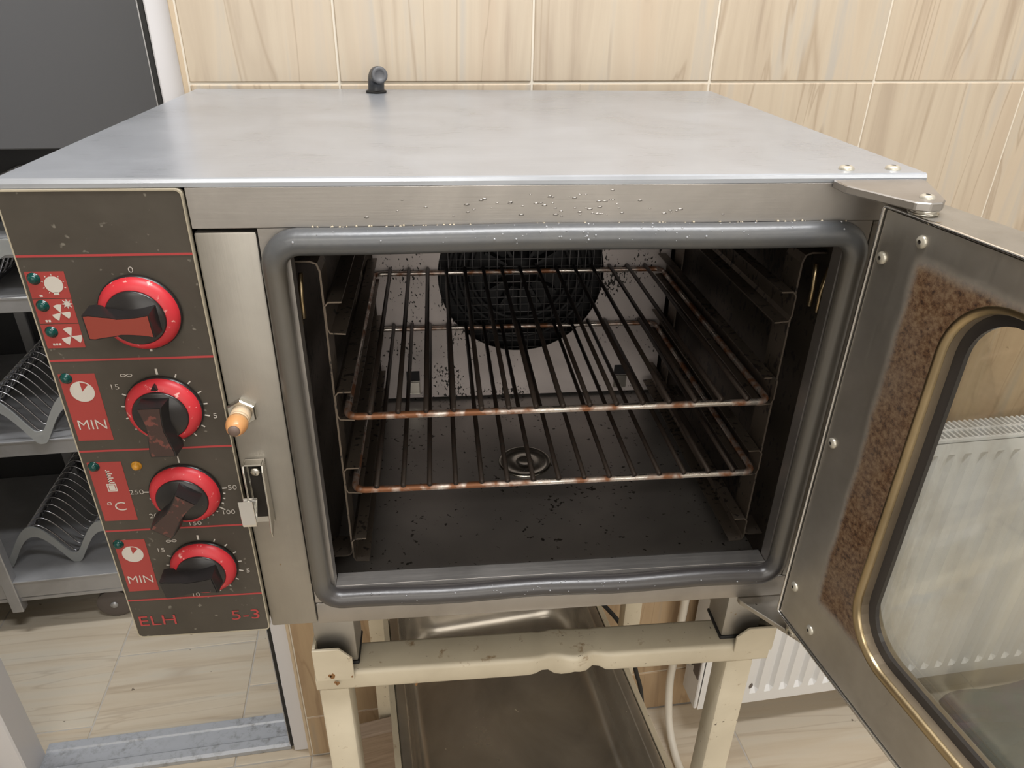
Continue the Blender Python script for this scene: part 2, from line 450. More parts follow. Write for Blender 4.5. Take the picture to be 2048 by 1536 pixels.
fl = at_room(struct(obj('floor', box(BM(), -2.6, 2.9, -3.4, 2.2, -.05, -.0018), 'floor_grout')))
fm = {}
def floor_tile(s0, s1, t0, t1):
    k = (round(s1-s0, 4), round(t1-t0, 4))
    if k not in fm:
        bm = BM(); w, h = k[0]-.003, k[1]-.003
        box(bm, -w/2, w/2, -h/2, h/2, -.008, 0, .0012); me = bpy.data.meshes.new('tile'); bm.to_mesh(me); bm.free(); me.materials.append(MAT['floor_tile']); fm[k] = me
    rp('tile', fl, fm[k], ((s0+s1)/2, (t0+t1)/2, random.uniform(-.0004, .0004)))
for k in range(-4, 6):           # in front of the wall
    for j in range(3): floor_tile(-.013+.304*k, -.013+.304*(k+1), -.45*(j+1), -.45*j)
for k, off in ((-4, .0), (-3, .16), (-2, .145), (-1, .335), (0, .20)):    # beyond the doorway, staggered
    s0 = -.17+.32*k
    floor_tile(s0, s0+.32, 0.0, off) if off > .02 else None
    for j in range(3): floor_tile(s0, s0+.32, off+.45*j, off+.45*(j+1))
obj_c = at_room(struct(obj('ceiling', box(BM(), -2.6, 2.9, -3.4, 2.2, CEIL, CEIL+.05), 'paint')))
at_room(struct(obj('wall_left', box(BM(), -2.65, -2.6, -3.4, 2.2, 0, CEIL), 'paint')))
at_room(struct(obj('wall_right', box(BM(), 2.9, 2.95, -3.4, 2.2, 0, CEIL), 'paint')))
at_room(struct(obj('wall_front', box(BM(), -2.6, 2.9, -3.45, -3.4, 0, CEIL), 'paint')))
at_room(struct(obj('wall_far', box(BM(), -2.6, 2.9, 2.2, 2.25, 0, CEIL), 'paint')))

# door frame of the doorway
dr = at_room(struct(obj('door_1', box(BM(), DL-.055, DL, .018, .085, 0, 2.1, .003), 'alu_white')))
obj('jamb', box(BM(), -.0500, -.0190, .016, .085, .0, 2.1, .002), 'alu_white', dr)
obj('gasket_strip', box(BM(), -.0575, -.0505, .020, .07, .012, 2.1, .001), 'pad', dr)
obj('edge_strip', box(BM(), -.0597, -.0580, .024, .06, .012, 2.1), 'alu', dr)
obj('head_rail', box(BM(), DL, -.019, .016, .085, 2.06, 2.1, .002), 'alu_white', dr)
tb = BM()
prism(tb, [(.022, 0), (.022, .010), (.028, .014), (.045, .014), (.050, .009), (.085, .009), (.088, .012), (.105, .012), (.105, 0)], 'x', DL, -.0575)
obj('threshold', tb, 'alu_dirty', dr)
lf = BM(); box(lf, DL-.14, DL-.064, -.01, .03, .02, 2.05, .003)
obj('door_leaf', lf, 'alu_white', dr)
obj('door_seal', box(BM(), DL-.0635, DL-.0555, .0, .03, .02, 2.05, .002), 'pad', dr)

# ------------------------------------------------------------------ baking rack beyond the doorway
RT0 = .45
rack = thing('bakery_rack', 'grey metal bakery rack on castors with dark upper panel, seen through doorway', 'rack', RW(-.62, RT0, 0), ANG)
SX0, SX1 = -.72+.62, .25+.62       # local s: root stands at s=-.62
def rail(z0, z1):
    bm = BM(); box(bm, -.5, .62, 0, .022, z0, z1-.004, .002); box(bm, -.5, .62, -.004, .45, z1-.005, z1, .001)
    obj('shelf_rail', bm, 'alu', rack)
for z0, z1 in ((.112, .165), (.515, .556), (.850, .884), (.962, 1.0)): rail(z0, z1)
for x in (-.128, .60):
    obj('post', box(BM(), x, x+.026, -.006, .02, .07, 2.05, .002), 'alu', rack)
    obj('post', box(BM(), x, x+.026, .44, .466, .07, 2.05, .002), 'alu', rack)
obj('base_rail', box(BM(), -.5, .62, .002, .03, .098, .111, .002), 'alu', rack)
obj('back_panel', box(BM(), -.5, .62, .452, .462, .16, 2.05), 'slate_dark', rack)
obj('upper_panel', box(BM(), .065, .62, -.002, .018, 1.162, 2.05, .002), 'slate', rack)
obj('upper_panel', box(BM(), -.5, .0635, .004, .022, 1.162, 2.05, .002), 'slate', rack)
obj('lower_panel', box(BM(), -.5, .62, .12, .13, 1.0, 1.16), 'slate_dark', rack)
for x, y in ((.091, .03), (-.42, .03), (.55, .05), (.091, .40)):
    bm = BM(); lathe(bm, [(.010, -.012), (.034, -.013), (.042, -.009), (.042, .009), (.034, .013), (.010, .012)], 20,
                     Matrix.Translation((x, y, .042)) @ Matrix.Rotation(PI/2, 4, 'X'))
    ca = obj('castor', bm, 'chip', rack, True)
    hb = BM(); lathe(hb, [(0, -.0145), (.008, -.0145), (.009, .0145), (0, .0145)], 12, Matrix.Translation((x, y, .042)) @ Matrix.Rotation(PI/2, 4, 'X'))
    box(hb, x-.012, x+.012, y+.014, y+.017, .03, .098); box(hb, x-.016, x+.016, y-.012, y+.017, .092, .098)
    obj('fork', hb, 'alu', ca)

def wave(s, A=.088, P=.155):
    u = abs((s+P/2) % P - P/2)/(P/2)
    return 0 if u < .10 else A*math.sin((u-.10)/.90*PI/2)**1.15
def make_pan():
    root = thing('baguette_pan', '', 'baking pan', (0, 0, 0), ANG, 'baguette pans on the bakery rack')
    ss = [-.155 + .31*i/56 for i in range(57)]
    # end cap: cloudy strip following the wave
    for t in (0.0, .40):
        bm = BM(); rows = []
        for s in ss:
            z = wave(s)
            rows.append([bm.verts.new((s, t+a, z+b)) for a, b in ((0, 0), (.004, 0), (.004, .030), (0, .030))])
        for A, B in zip(rows, rows[1:]):
            for k in range(4): bm.faces.new((A[k], A[(k+1) % 4], B[(k+1) % 4], B[k]))
        bm.faces.new(rows[0]); bm.faces.new(rows[-1][::-1]); bmesh.ops.recalc_face_normals(bm, faces=bm.faces)
        obj('end_cap', bm, 'clear', root, True)
    bm = BM(); tube(bm, [(s, 0, wave(s)+.02) for s in ss], .0022, 5)
    rib = obj('rib', bm, 'pan_wire', root); rib.location = (0, .02, 0)
    for k in range(1, 14): rp('rib', root, rib.data, (0, .02+.0275*k, 0))
    for s in (-.155, 0, .155):
        obj('valley_rail', box(BM(), s-.003, s+.003, .003, .40, .008, .016, .001), 'pan_wire', root)
    for s in (-.0775, .0775):
        obj('crest_rail', box(BM(), s-.002, s+.002, .003, .40, wave(s)+.010, wave(s)+.017, .001), 'pan_wire', root)
    return root
def copy_tree(o, parent=None):
    c = o.copy(); C.objects.link(c)
    if parent: c.parent = parent
    for ch in list(o.children): copy_tree(ch, c)
    return c
pan0 = make_pan()
for k, (s, z, lab) in enumerate((
        (-.541, .557, 'corrugated baguette pan on the middle shelf of the bakery rack, level with upper timer knob'),
        (-.594, .166, 'corrugated baguette pan on the lowest shelf of the bakery rack, nearest the castor'),
        (-.568, .885, 'corrugated baguette pan on the shelf beside the green lamps, cut off by frame edge'),
        (-.560, 1.001, 'corrugated baguette pan highest on the bakery rack, just beside the panel top'))):
    o = pan0 if k == 0 else copy_tree(pan0)
    o.location = RW(s, RT0+(-.022, .05, -.012, -.012)[k], z); o['label'] = lab
o = copy_tree(pan0); o.location = RW(-.275, RT0+.05, .166); o['label'] = 'corrugated baguette pan on the lowest rack shelf, half hidden behind the control panel'

# ------------------------------------------------------------------ radiator, pipe, cable
rad = thing('panel_radiator', 'white ribbed panel radiator with chipped corners, low on the tiled wall behind the open door', 'radiator', RW(.795, -.09, 0), ANG)
RL = 1.15
bm = BM()   # front sheet with pressed vertical channels
cols = []; x = .0; P = .0335
prof = [(0, 0)]
x = .012
while x < RL-.03:
    prof += [(x, 0), (x+.005, .009), (x+.0135, .009), (x+.0185, 0)]; x += P
prof += [(RL, 0)]
zz = [(.100, 0), (.128, 0), (.138, 1), (.700, 1), (.710, 0), (.735, 0)]
rows = [[bm.verts.new((px, py*k, z)) for px, py in prof] for z, k in zz]
for A, B in zip(rows, rows[1:]):
    for i in range(len(prof)-1): bm.faces.new((A[i], A[i+1], B[i+1], B[i]))
back = [[bm.verts.new((px, .012, z)) for px in (0, RL)] for z in (.100, .735)]
bm.faces.new((back[0][0], back[0][1], back[1][1], back[1][0]))
bmesh.ops.recalc_face_normals(bm, faces=bm.faces)
obj('front_sheet', bm, 'white', rad)
obj('rear_sheet', box(BM(), .01, RL, .050, .062, .105, .73, .003), 'white', rad)
obj('end_cover', box(BM(), -.008, .0, .001, .064, .102, .735, .002), 'white', rad)
g = BM()
for k in range(2): box(g, 0, RL, .002+k*.028, .030+k*.028-.022, .735, .741)
for k in range(int(RL/.011)): box(g, k*.011, k*.011+.004, .003, .060, .737, .742)
obj('top_grille', g, 'white', rad)
def blob(bm, x, z, r):
    n = 9; vs = [bm.verts.new((x+r*random.uniform(.6, 1.2)*math.cos(2*PI*i/n), -.0006, z+1.3*r*random.uniform(.6, 1.2)*math.sin(2*PI*i/n))) for i in range(n)]
    f = bm.faces.new(vs); r2 = bmesh.ops.extrude_face_region(bm, geom=[f])
    for v in r2['geom']:
        if isinstance(v, bmesh.types.BMVert): v.co.y += .0008
    bmesh.ops.recalc_face_normals(bm, faces=bm.faces)
bm = BM(); blob(bm, .026, .150, .006); obj('paint_chip', bm, 'chip', rad)
bm = BM(); blob(bm, .112, .153, .006); obj('paint_chip', bm, 'chip', rad)
bm = BM(); lathe(bm, [(.007, 0), (.007, .012), (.005, .014), (.004, .02), (0, .02)], 6, Matrix.Translation((-.008, .034, .21)) @ Matrix.Rotation(-PI/2, 4, 'Y'))
obj('air_valve', bm, 'zinc', rad)
bm = BM(); box(bm, -.0095, -.008, .006, .03, .185, .24, .0005); obj('paint_chip', bm, 'chip', rad)
def curve_pts(pts, n=6):    # Catmull-Rom through the points
    out = []; P_ = [Vector(p) for p in pts]; P_ = [2*P_[0]-P_[1]] + P_ + [2*P_[-1]-P_[-2]]
    for i in range(1, len(P_)-2):
        a, b, c, d = P_[i-1:i+3]
        for k in range(n):
            t = k/n; out.append(.5*((2*b) + (c-a)*t + (2*a-5*b+4*c-d)*t*t + (3*b-a-3*c+d)*t**3))
    out.append(P_[-2]); return out
bm = BM(); tube(bm, curve_pts([RW(.757, -.03, 1.0), RW(.757, -.03, .5), RW(.755, -.03, .22), RW(.752, -.035, .12), RW(.748, -.07, .04), RW(.745, -.13, .009), RW(.745, -.2, .009)]), .0085, 12)
pp = obj('heating_pipe', bm, 'pipe'); tag(pp, 'white painted heating pipe running down the wall beside the radiator, bending onto the floor', 'pipe')
bm = BM(); tube(bm, curve_pts([(.46, .484, ZB-.01), (.468, .484, .70), (.50, .484, .52), (.545, .481, .435), (.579, .475, .400), (.615, .462, .355), (.641, .460, .287), (.658, .460, .22), (.671, .460, .174), (.681, .460, .118), (.688, .455, .06), (.69, .450, .005)]), .0045, 8)
cb = obj('power_cable', bm, 'pad'); tag(cb, 'black power cable hanging behind the oven stand by its right rear leg', 'cable')

# made-up mottled lump standing in for a reflection in the lower door glass
bm = BM(); bmesh.ops.create_icosphere(bm, subdivisions=4, radius=1)
for v in bm.verts:
    c = v.co.copy(); k = 1+.22*math.sin(5*c.x+3*c.y)*math.sin(4*c.z+2)+.10*math.sin(11*c.y+7*c.z)
    v.co = Vector((c.x*.21*k, c.y*.085*k, max(-.06, c.z*.085*k)))
cl = obj('reflection_standin', bm, 'reflection_shape', None, True); cl.location = (1.52, .385, .0605)
tag(cl, 'made-up dark green and purple shape on floor, standing in for a reflection in the lower door glass', 'reflection_shape')

# ------------------------------------------------------------------ oven stand and tray
st = thing('oven_stand', 'chipped cream painted steel stand with corner brackets under the oven', 'stand', (.39, .2, 0))
def sobj(name, bm, mat='cream', parent=st, smooth=False):
    o = obj(name, bm, mat, parent, smooth)
    if parent is st: o.location = (-.39, -.2, 0)
    return o
BT = ZB-.070      # top of the beams
def dented_beam():
    bm = BM(); rows = []; n = 70; x0, x1 = .152, .627
    pr = rrect(0.0, .040, BT-.026, BT, .005, 3)
    for i in range(n+1):
        x = x0+(x1-x0)*i/n
        def g(c, w): return math.exp(-((x-c)/w)**2)
        dz = .0035*g(.385, .008) - .003*g(.398, .006) + .004*g(.416, .007) - .002*g(.430, .006) + .005*g(.441, .006)
        dt = .002*g(.40, .012) - .002*g(.385, .006) - .0015*g(.437, .006)
        dy = .004*g(.388, .01)-.003*g(.414, .01)+.005*g(.437, .008)
        ring = []
        for y, z in pr:
            b = 1-(z-(BT-.026))/.026
            ring.append(bm.verts.new((x, y + dy*(1-y/.04), z + dz*b + dt*(1-b))))
        rows.append(ring)
    m = len(pr)
    for A, B in zip(rows, rows[1:]):
        for k in range(m): bm.faces.new((A[k], A[(k+1) % m], B[(k+1) % m], B[k]))
    bm.faces.new(rows[0]); bm.faces.new(rows[-1][::-1]); bmesh.ops.recalc_face_normals(bm, faces=bm.faces)
    return bm
sobj('front_beam', dented_beam(), smooth=True)
sobj('rear_beam', box(BM(), .152, .627, .385, .425, BT-.026, BT, .004, 2), smooth=True)
for x in (.152, .594): sobj('side_beam', box(BM(), x, x+.033, .0405, .3845, BT-.026, BT, .004, 2), smooth=True)
for x, y in ((.153, .002), (.583, .002), (.149, .388), (.594, .388)):
    sobj('leg', box(BM(), x, x+.031, y, y+.031, 0, BT-.0265, .0035, 2), smooth=True)
# corner brackets: two upright flanges, the front one with a cut corner
def bracket(x0, x1, sgn, z1, y=-.0035):
    bm = BM(); zb, c = BT-.006, .012
    if sgn < 0: pts = [(x0, zb), (x1, zb), (x1, z1-c-.002), (x1-c, z1), (x0, z1)]
    else: pts = [(x0, zb), (x1, zb), (x1, z1), (x0+c, z1), (x0, z1-c)]
    prism(bm, pts, 'y', y, y+.0032, .0006)
    xs_ = (x0-.0002, x0+.003) if sgn < 0 else (x1-.003, x1+.0002)
    prism(bm, [(y+.0034, zb), (.052, zb), (.052, z1-.012), (.040, z1), (y+.0034, z1)], 'x', *xs_, .0006)
    return bm
sobj('corner_bracket', bracket(.1535, .1915, -1, ZB-.033))
sobj('corner_bracket', bracket(.586, .6275, 1, ZB-.043))
rb_ = sobj('rust_spot', BM(), 'rust')
def rust(x, z, r):
    bm = BM(); blob(bm, x, z, r)
    for v in bm.verts: v.co.y += -.0034
    sobj('rust_spot', bm, 'rust')
bpy.data.objects.remove(rb_)
for x, z, r in ((.1705, BT+.0005, .0028), (.1680, BT+.0010, .0018), (.1740, BT-.0105, .0020), (.1722, BT-.0090, .0012), (.2525, BT-.0200, .0014), (.1895, BT-.002, .0010)): rust(x, z, r)
TZ = .556          # rim of the tray
sobj('bracket_gap_line', box(BM(), .1545, .1905, -.0006, .0004, BT-.0075, BT-.0060), 'dark_gap')  # dark strip standing in for the gap line under the left bracket
sobj('bracket_gap_line', box(BM(), .5870, .6265, -.0006, .0004, BT-.0075, BT-.0060), 'dark_gap')  # same strip for the gap line under the right bracket
TRM = Matrix.Translation((.380, .135, TZ)) @ Matrix.Rotation(.12, 4, 'Z')
for sg in (-1, 1):
    bm = BM(); a, b = sorted((sg*.1655, sg*.1735)); box(bm, a, b, -.21, .215, -.012, .001, .0005)
    a, b = sorted((sg*.1500, sg*.1655)); box(bm, a, b, -.21, .215, -.012, -.0085, .0005)
    bm.transform(TRM); sobj('tray_runner', bm)

tray = thing('gastronorm_tray', 'deep stainless steel tray with round corners slid into stand under the oven', 'tray', (.380, .135, TZ), .12)
def tray_bm(w=.327, l=.53, d=.085, rim=.010, r=.055):
    bm = BM(); sect = []
    hw, hl = w/2, l/2
    lev = [(-.0, .012+0, -.006, .05), (0, .012, 0, .05), (.012, 0, 0, .045), (.0145, 0, -.004, .045)]
    loops = []
    def loop(inset, z, rad):
        pts = rrect(-hw+inset, hw-inset, -hl+inset, hl-inset, rad, 7)
        loops.append([bm.verts.new((a, b, z)) for a, b in pts])
    loop(0, -.006, .012); loop(0, 0, .012); loop(.011, 0, .04); loop(.0135, -.003, .05); loop(.019, -.05, .05)
    for k in range(1, 6):
        a = k/5*PI/2; loop(.019+.022*(1-math.cos(a)), -.05-(d-.05)*math.sin(a), .055)
    for A, B in zip(loops, loops[1:]):
        n = len(A)
        for i in range(n): bm.faces.new((A[i], A[(i+1) % n], B[(i+1) % n], B[i]))
    bm.faces.new(loops[-1])
    bmesh.ops.recalc_face_normals(bm, faces=bm.faces)
    bmesh.ops.solidify(bm, geom=bm.faces[:], thickness=.0012)
    return bm
obj('tray_body', tray_bm(), 'pan_steel', tray, True)

plank = thing('wooden_board', 'dark brown wooden board standing on edge on floor behind left front leg of stand', 'board', (.15, .362, 0), .19)
obj('board', box(BM(), -.07, .30, -.016, .016, .001, .248, .003), 'wood', plank)

# ------------------------------------------------------------------ the oven
ov = thing('oven', 'stainless steel countertop convection oven with open door, red-ringed knobs and dark panel, on cream stand', 'oven', (0, 0, ZB))
# casing
bm = BM(); prism(bm, [(0.0, H-.003), (0.001, H-.0008), (.0025, H), (D, H), (D, H-.0025), (.003, H-.0035), (.0015, H-.006), (0, H-.006)], 'x', 0, W)
obj('top_sheet', bm, 'steel_top', ov)
bm = BM(); box(bm, .1205, W, 0, .0015, .386, H-.0062, .0003); tf = obj('top_fascia', bm, 'steel', ov)
bm = BM()
for i in range(60):
    x, z, r = random.gauss(.37, .05), random.uniform(.392, .411), random.uniform(.0004, .0011)
    bmesh.ops.create_icosphere(bm, subdivisions=1, radius=r, matrix=Matrix.Translation((x, .0, z)) @ Matrix.Diagonal((2.2, .45, .7, 1)))
for f in bm.faces: f.smooth = True
wm = obj('water_marks', bm, 'steel', tf); wm['kind'] = 'stuff'
bm = BM(); box(bm, .1205, .1632, 0, .03, .001, .3835, .002, 2); obj('left_post', bm, 'steel_v', ov, True)
bm = BM(); box(bm, .1640, .6515, .0, .012, 0.0, .0262, .0015, 2); obj('bottom_fascia', bm, 'steel', ov, True)
bm = BM(); box(bm, .6195, W, .0, .03, .0265, .3855, .002, 2); obj('right_post', bm, 'steel_v', ov, True)
bm = BM(); box(bm, 0, .0015, .0042, D, 0, H-.004); obj('side_panel', bm, 'steel', ov)
bm = BM(); box(bm, W-.0015, W, .031, D, 0, H-.004); obj('side_panel', bm, 'steel', ov)
bm = BM(); box(bm, .002, W-.002, D-.002, D, 0, H-.004); obj('rear_panel', bm, 'steel', ov)
bm = BM(); box(bm, .002, W-.002, .013, D-.003, 0, .002); obj('bottom_panel', bm, 'steel', ov)

# control panel
PY = -.0022
pts = rrect(.0006, .1186, .0004, .4135, .004, 4)
bm = BM(); prism(bm, pts, 'y', PY, .004, .0)
cp = obj('control_panel', bm, 'plate', ov)
bm = BM()
o1 = rrect(.0, .1192, -.0003, .4143, .0045, 4); i1 = rrect(.0009, .1183, .0007, .4132, .0040, 4)
def frame_loop(bm, outer, inner, y0, y1):
    A = [bm.verts.new((x, y0, z)) for x, z in outer]; B = [bm.verts.new((x, y0, z)) for x, z in inner]
    A2 = [bm.verts.new((x, y1, z)) for x, z in outer]; B2 = [bm.verts.new((x, y1, z)) for x, z in inner]
    n = len(A)
    for i in range(n):
        j = (i+1) % n
        bm.faces.new((A[i], A[j], B[j], B[i])); bm.faces.new((A[i], A2[i], A2[j], A[j]))
        bm.faces.new((B[i], B[j], B2[j], B2[i])); bm.faces.new((A2[i], B2[i], B2[j], A2[j]))
    bmesh.ops.recalc_face_normals(bm, faces=bm.faces)
frame_loop(bm, o1, i1, PY-.0004, .003)
obj('panel_edge', bm, 'caulk', cp)
ink_y = PY-.00025
def strip(name, x0, x1, z0, z1, mat, parent=cp): return obj(name, box(BM(), x0, x1, ink_y, PY+.0001, z0, z1), mat, parent)
for z in (.3690, .2885, .2078, .1266, .0462): strip('red_line', .0010, .1182, z-.0008, z+.0008, 'line_red')
for x0, x1, z0, z1 in ((.0030, .0292, .3380, .3578), (.0028, .0290, .3186, .3374), (.0026, .0290, .2990, .3180),
                       (.0034, .0296, .2180, .2772), (.0036, .0298, .1376, .1970), (.0046, .0302, .0574, .1162)):
    strip('red_label', x0, x1, z0, z1, 'label_red')
LY = ink_y-.0002
def flat_poly(bm, pts, y0=LY, y1=None):
    prism(bm, pts, 'y', y0, (y1 if y1 is not None else y0+.00025))
def disc_pts(cx, cz, r, n=20, a0=0, a1=2*PI):
    full = abs(a1-a0-2*PI) < 1e-6
    p = [(cx+r*math.cos(a0+(a1-a0)*i/n), cz+r*math.sin(a0+(a1-a0)*i/n)) for i in range(n if full else n+1)]
    return p if full else [(cx, cz)] + p
# pictograms
bm = BM(); flat_poly(bm, disc_pts(.0202, .3482, .0062)); flat_poly(bm, [(.0183, .3405), (.0221, .3405), (.0217, .3425), (.0187, .3425)])
for k in range(10):
    if k in (7, 8): continue
    a = k*PI/5+.3; flat_poly(bm, [(.0202+.0070*math.cos(a-.05), .3482+.0070*math.sin(a-.05)), (.0202+.0070*math.cos(a+.05), .3482+.0070*math.sin(a+.05)), (.0202+.0082*math.cos(a), .3482+.0082*math.sin(a))])
flat_poly(bm, [(.0086, .3392), (.0106, .3392), (.0106, .3408), (.0086, .3408)]); obj('lamp_symbol', bm, 'ink', cp)
def fan(cx, cz, r, sq, star):
    bm = BM()
    for a in (100, 220, 340): flat_poly(bm, disc_pts(cx, cz, r, 6, math.radians(a-27), math.radians(a+27)))
    for i in range(sq): flat_poly(bm, [(.0072+.0021*i, cz-.0070), (.0086+.0021*i, cz-.0070), (.0086+.0021*i, cz-.0053), (.0072+.0021*i, cz-.0053)])
    if star:
        flat_poly(bm, disc_pts(.0253, .3335, .0022, 10))
        for k in range(8):
            a = k*PI/4; flat_poly(bm, [(.0253+.002*math.cos(a-.3), .3335+.002*math.sin(a-.3)), (.0253+.002*math.cos(a+.3), .3335+.002*math.sin(a+.3)), (.0253+.0038*math.cos(a), .3335+.0038*math.sin(a))])
    obj('fan_symbol', bm, 'ink', cp)
fan(.0192, .3268, .0064, 2, True); fan(.0215, .3082, .0072, 3, False)
for cz in (.2620, .1003):
    bm = BM(); flat_poly(bm, disc_pts(.0173, cz, .0088, 26, math.radians(92), math.radians(92+315)))
    bm2 = [(.0173+r*math.cos(math.radians(a)), cz+r*math.sin(math.radians(a))) for r, a in [(.0088, 47), (.0088, 62), (.0088, 77), (.0088, 92), (.0080, 92), (.0080, 77), (.0080, 62), (.0080, 47)]]
    flat_poly(bm, bm2); obj('clock_symbol', bm, 'ink', cp)
bm = BM()   # thermometer probe
for x0, x1, z0, z1 in ((.0136, .0210, .1680, .1688), (.0136, .0210, .1748, .1756), (.0136, .0144, .1688, .1748), (.0202, .0210, .1688, .1748), (.0150, .0196, .1694, .1742)):
    flat_poly(bm, [(x0, z0), (x1, z0), (x1, z1), (x0, z1)])
for k in range(6):
    flat_poly(bm, [(.0160, .1764+k*.0022), (.0190 if k % 2 else .0205, .1764+k*.0022), (.0190 if k % 2 else .0205, .1774+k*.0022), (.0160, .1774+k*.0022)])
flat_poly(bm, [(.0160, .1757), (.0168, .1757), (.0168, .1895), (.0160, .1895)]); obj('probe_symbol', bm, 'ink', cp)

def text(body, x, z, h, mat='ink', sx=1.2, name='lettering', parent=cp, align='CENTER'):
    c = bpy.data.curves.new(name, 'FONT'); c.body = body; c.size = h/.70; c.align_x = align; c.align_y = 'CENTER'
    c.extrude = .00012; c.materials.append(MAT[mat]); c.resolution_u = 4
    c.offset = -.00012
    to = bpy.data.objects.new(name, c); C.objects.link(to)
    me = bpy.data.meshes.new_from_object(to.evaluated_get(bpy.context.evaluated_depsgraph_get()))
    bpy.data.objects.remove(to); bpy.data.curves.remove(c)
    o = bpy.data.objects.new(name, me); C.objects.link(o); o.parent = parent
    o.location = (x, LY, z); o.rotation_euler = (PI/2, 0, 0); o.scale = (sx, 1, 1)
    return o
text('MIN', .0172, .2322, .0088, sx=1.0); text('MIN', .0174, .0708, .0088, sx=1.0); text('°C', .0165, .1520, .0088, sx=1.15)
text('ELH', .0213, .0197, .0120, 'line_red', 1.2); text('5-3', .1000, .0203, .0118, 'line_red', 1.25)
KX = .0745; KZ = (.3262, .2452, .1640, .0832)
text('0', KX-.0003, .3580, .0044, sx=1.3)
strip('dial_mark', KX-.0009, KX+.0009, .2943, .2961, 'ink')
bm = BM()
for i in range(3): flat_poly(bm, [(.0437, .3222+.0028*i), (.0453, .3222+.0028*i), (.0453, .3242+.0028*i), (.0437, .3242+.0028*i)])
obj('dial_mark', bm, 'ink', cp)
def tick(cz, deg, r0, r1, w=.0005):
    a = math.radians(deg); c, s = math.sin(a), math.cos(a)     # clockwise from the top
    bm = BM(); flat_poly(bm, [(KX+r0*c-w*s, cz+r0*s+w*c), (KX+r1*c-w*s, cz+r1*s+w*c), (KX+r1*c+w*s, cz+r1*s-w*c), (KX+r0*c+w*s, cz+r0*s-w*c)])
    obj('dial_mark', bm, 'ink', cp)
for cz in (KZ[1], KZ[3]):
    tick(cz, 0, .0295, .0345, .0008)
    for d in (25, 45, 65, 85, 125, 145, 165, 235, 255, 275, 295): tick(cz, d, .0292, .0322)
    tick(cz, 105, .0292, .0330)
    text('5', KX+.0360, cz-.0088, .0046); text('15', .0412, cz+.0199, .0046); text('10', KX-.0140, cz-.0340, .0046)
    text('∞', .0520, cz+.0296, .0052, sx=1.5)
tick(KZ[2], 0, .0295, .0355, .0005)
tick(KZ[2], 90-4, .0292, .0330); tick(KZ[2], 270+3, .0292, .0340)
for d in (96, 106, 116, 136, 146, 156, 166, 236, 260, 250): tick(KZ[2], d, .0292, .0310)
tick(KZ[2], 126, .0292, .0345); tick(KZ[2], 179, .0292, .0320)
text('50', .1119, .1664, .0046); text('100', .1045, .1410, .0046); text('150', .0749, .1307, .0046)
text('200', .0455, .1407, .0046); text('250', .0352, .1660, .0046)
def lamp(x, z, mat, r=.0036):
    bm = BM(); lathe(bm, [(r*1.25, 0), (r*1.25, .0006), (r, .0010), (r*.95, .0022), (r*.7, .0035), (r*.35, .0042), (0, .0044)], 16, FRONT(x, PY, z))
    return obj('indicator_lamp', bm, mat, cp)
for x, z in ((.0082, .3529), (.0085, .3325), (.0088, .3121), (.0086, .2737), (.0083, .1931), (.0082, .1122)): lamp(x, z, 'led')
lamp(.0410, .1923, 'amber', .0034)['label'] = 'amber indicator lamp'

# knobs
def knob(cz, deg, face, lab):
    """deg: where the grip points, clockwise from the top"""
    kb = BM(); lathe(kb, [(.0268, -.0), (.0288, .0015), (.0288, .0030), (.0270, .0050), (0, .0050)], 40, FRONT(KX, PY, cz))
    k = obj('knob', kb, 'grip', ov)
    k['label'] = lab
    rb = BM(); lathe(rb, [(.0278, .0030), (.0280, .0042), (.0262, .0072), (.0212, .0120), (.0205, .0118), (.0205, .005)], 48, FRONT(KX, PY, cz), False)
    obj('dial_ring', rb, 'ring', k)
    cb_ = BM(); lathe(cb_, [(.0206, .005), (.0206, .0122), (.0195, .0136), (0, .0140)], 40, FRONT(KX, PY, cz))
    obj('knob_cap', cb_, 'grip', k)
    gb = BM()      # grip bar: flares to a blunt end past the ring, concave flanks
    n = 10; rows = []
    for i in range(n+1):
        u = i/n; x = -.0165 + u*(.0165+.0295)
        w = .0072 + .0030*(2*u-1)**2 + (.0022*u if u > .5 else 0)
        hgt = .0285 - .004*u
        if i == n: w *= .86
        rows.append([(x, -w, .0130 if u < .80 else .0100), (x, -w*.86, hgt), (x, w*.86, hgt), (x, w, .0130 if u < .80 else .0100)])
    a = math.radians(deg); dx, dz = math.sin(a), math.cos(a)
    def place(p):
        return Vector((KX + p[0]*dx - p[1]*dz, PY - p[2], cz + p[0]*dz + p[1]*dx))
    V = [[gb.verts.new(place(p)) for p in r] for r in rows]
    for A, B in zip(V, V[1:]):
        for kk in range(4): gb.faces.new((A[kk], A[(kk+1) % 4], B[(kk+1) % 4], B[kk]))
    gb.faces.new(V[0]); gb.faces.new(V[-1][::-1]); bmesh.ops.recalc_face_normals(gb, faces=gb.faces)
    obj('grip', gb, 'grip', k, True)
    fb = BM(); rows2 = []
    for r in rows:
        x, w, h = r[1][0], -r[1][1]*.90, r[1][2]
        x = max(-.0155, min(.0285, x)); rows2.append([(x, -w, h+.0002), (x, w, h+.0002), (x, w, h+.0005), (x, -w, h+.0005)])
    V = [[fb.verts.new(place(p)) for p in r] for r in rows2]
    for A, B in zip(V, V[1:]):
        for kk in range(4): fb.faces.new((A[kk], A[(kk+1) % 4], B[(kk+1) % 4], B[kk]))
    fb.faces.new(V[0]); fb.faces.new(V[-1][::-1]); bmesh.ops.recalc_face_normals(fb, faces=fb.faces)
    obj('grip_face', fb, face, k)
    # small index triangle printed on the ring, opposite the grip
    return k
knob(KZ[0], 268, 'grip_red', 'mode knob with a red grip face turned to the left')
k2 = knob(KZ[1], 180, 'grip_brown', 'upper timer knob, greasy brown grip pointing down')
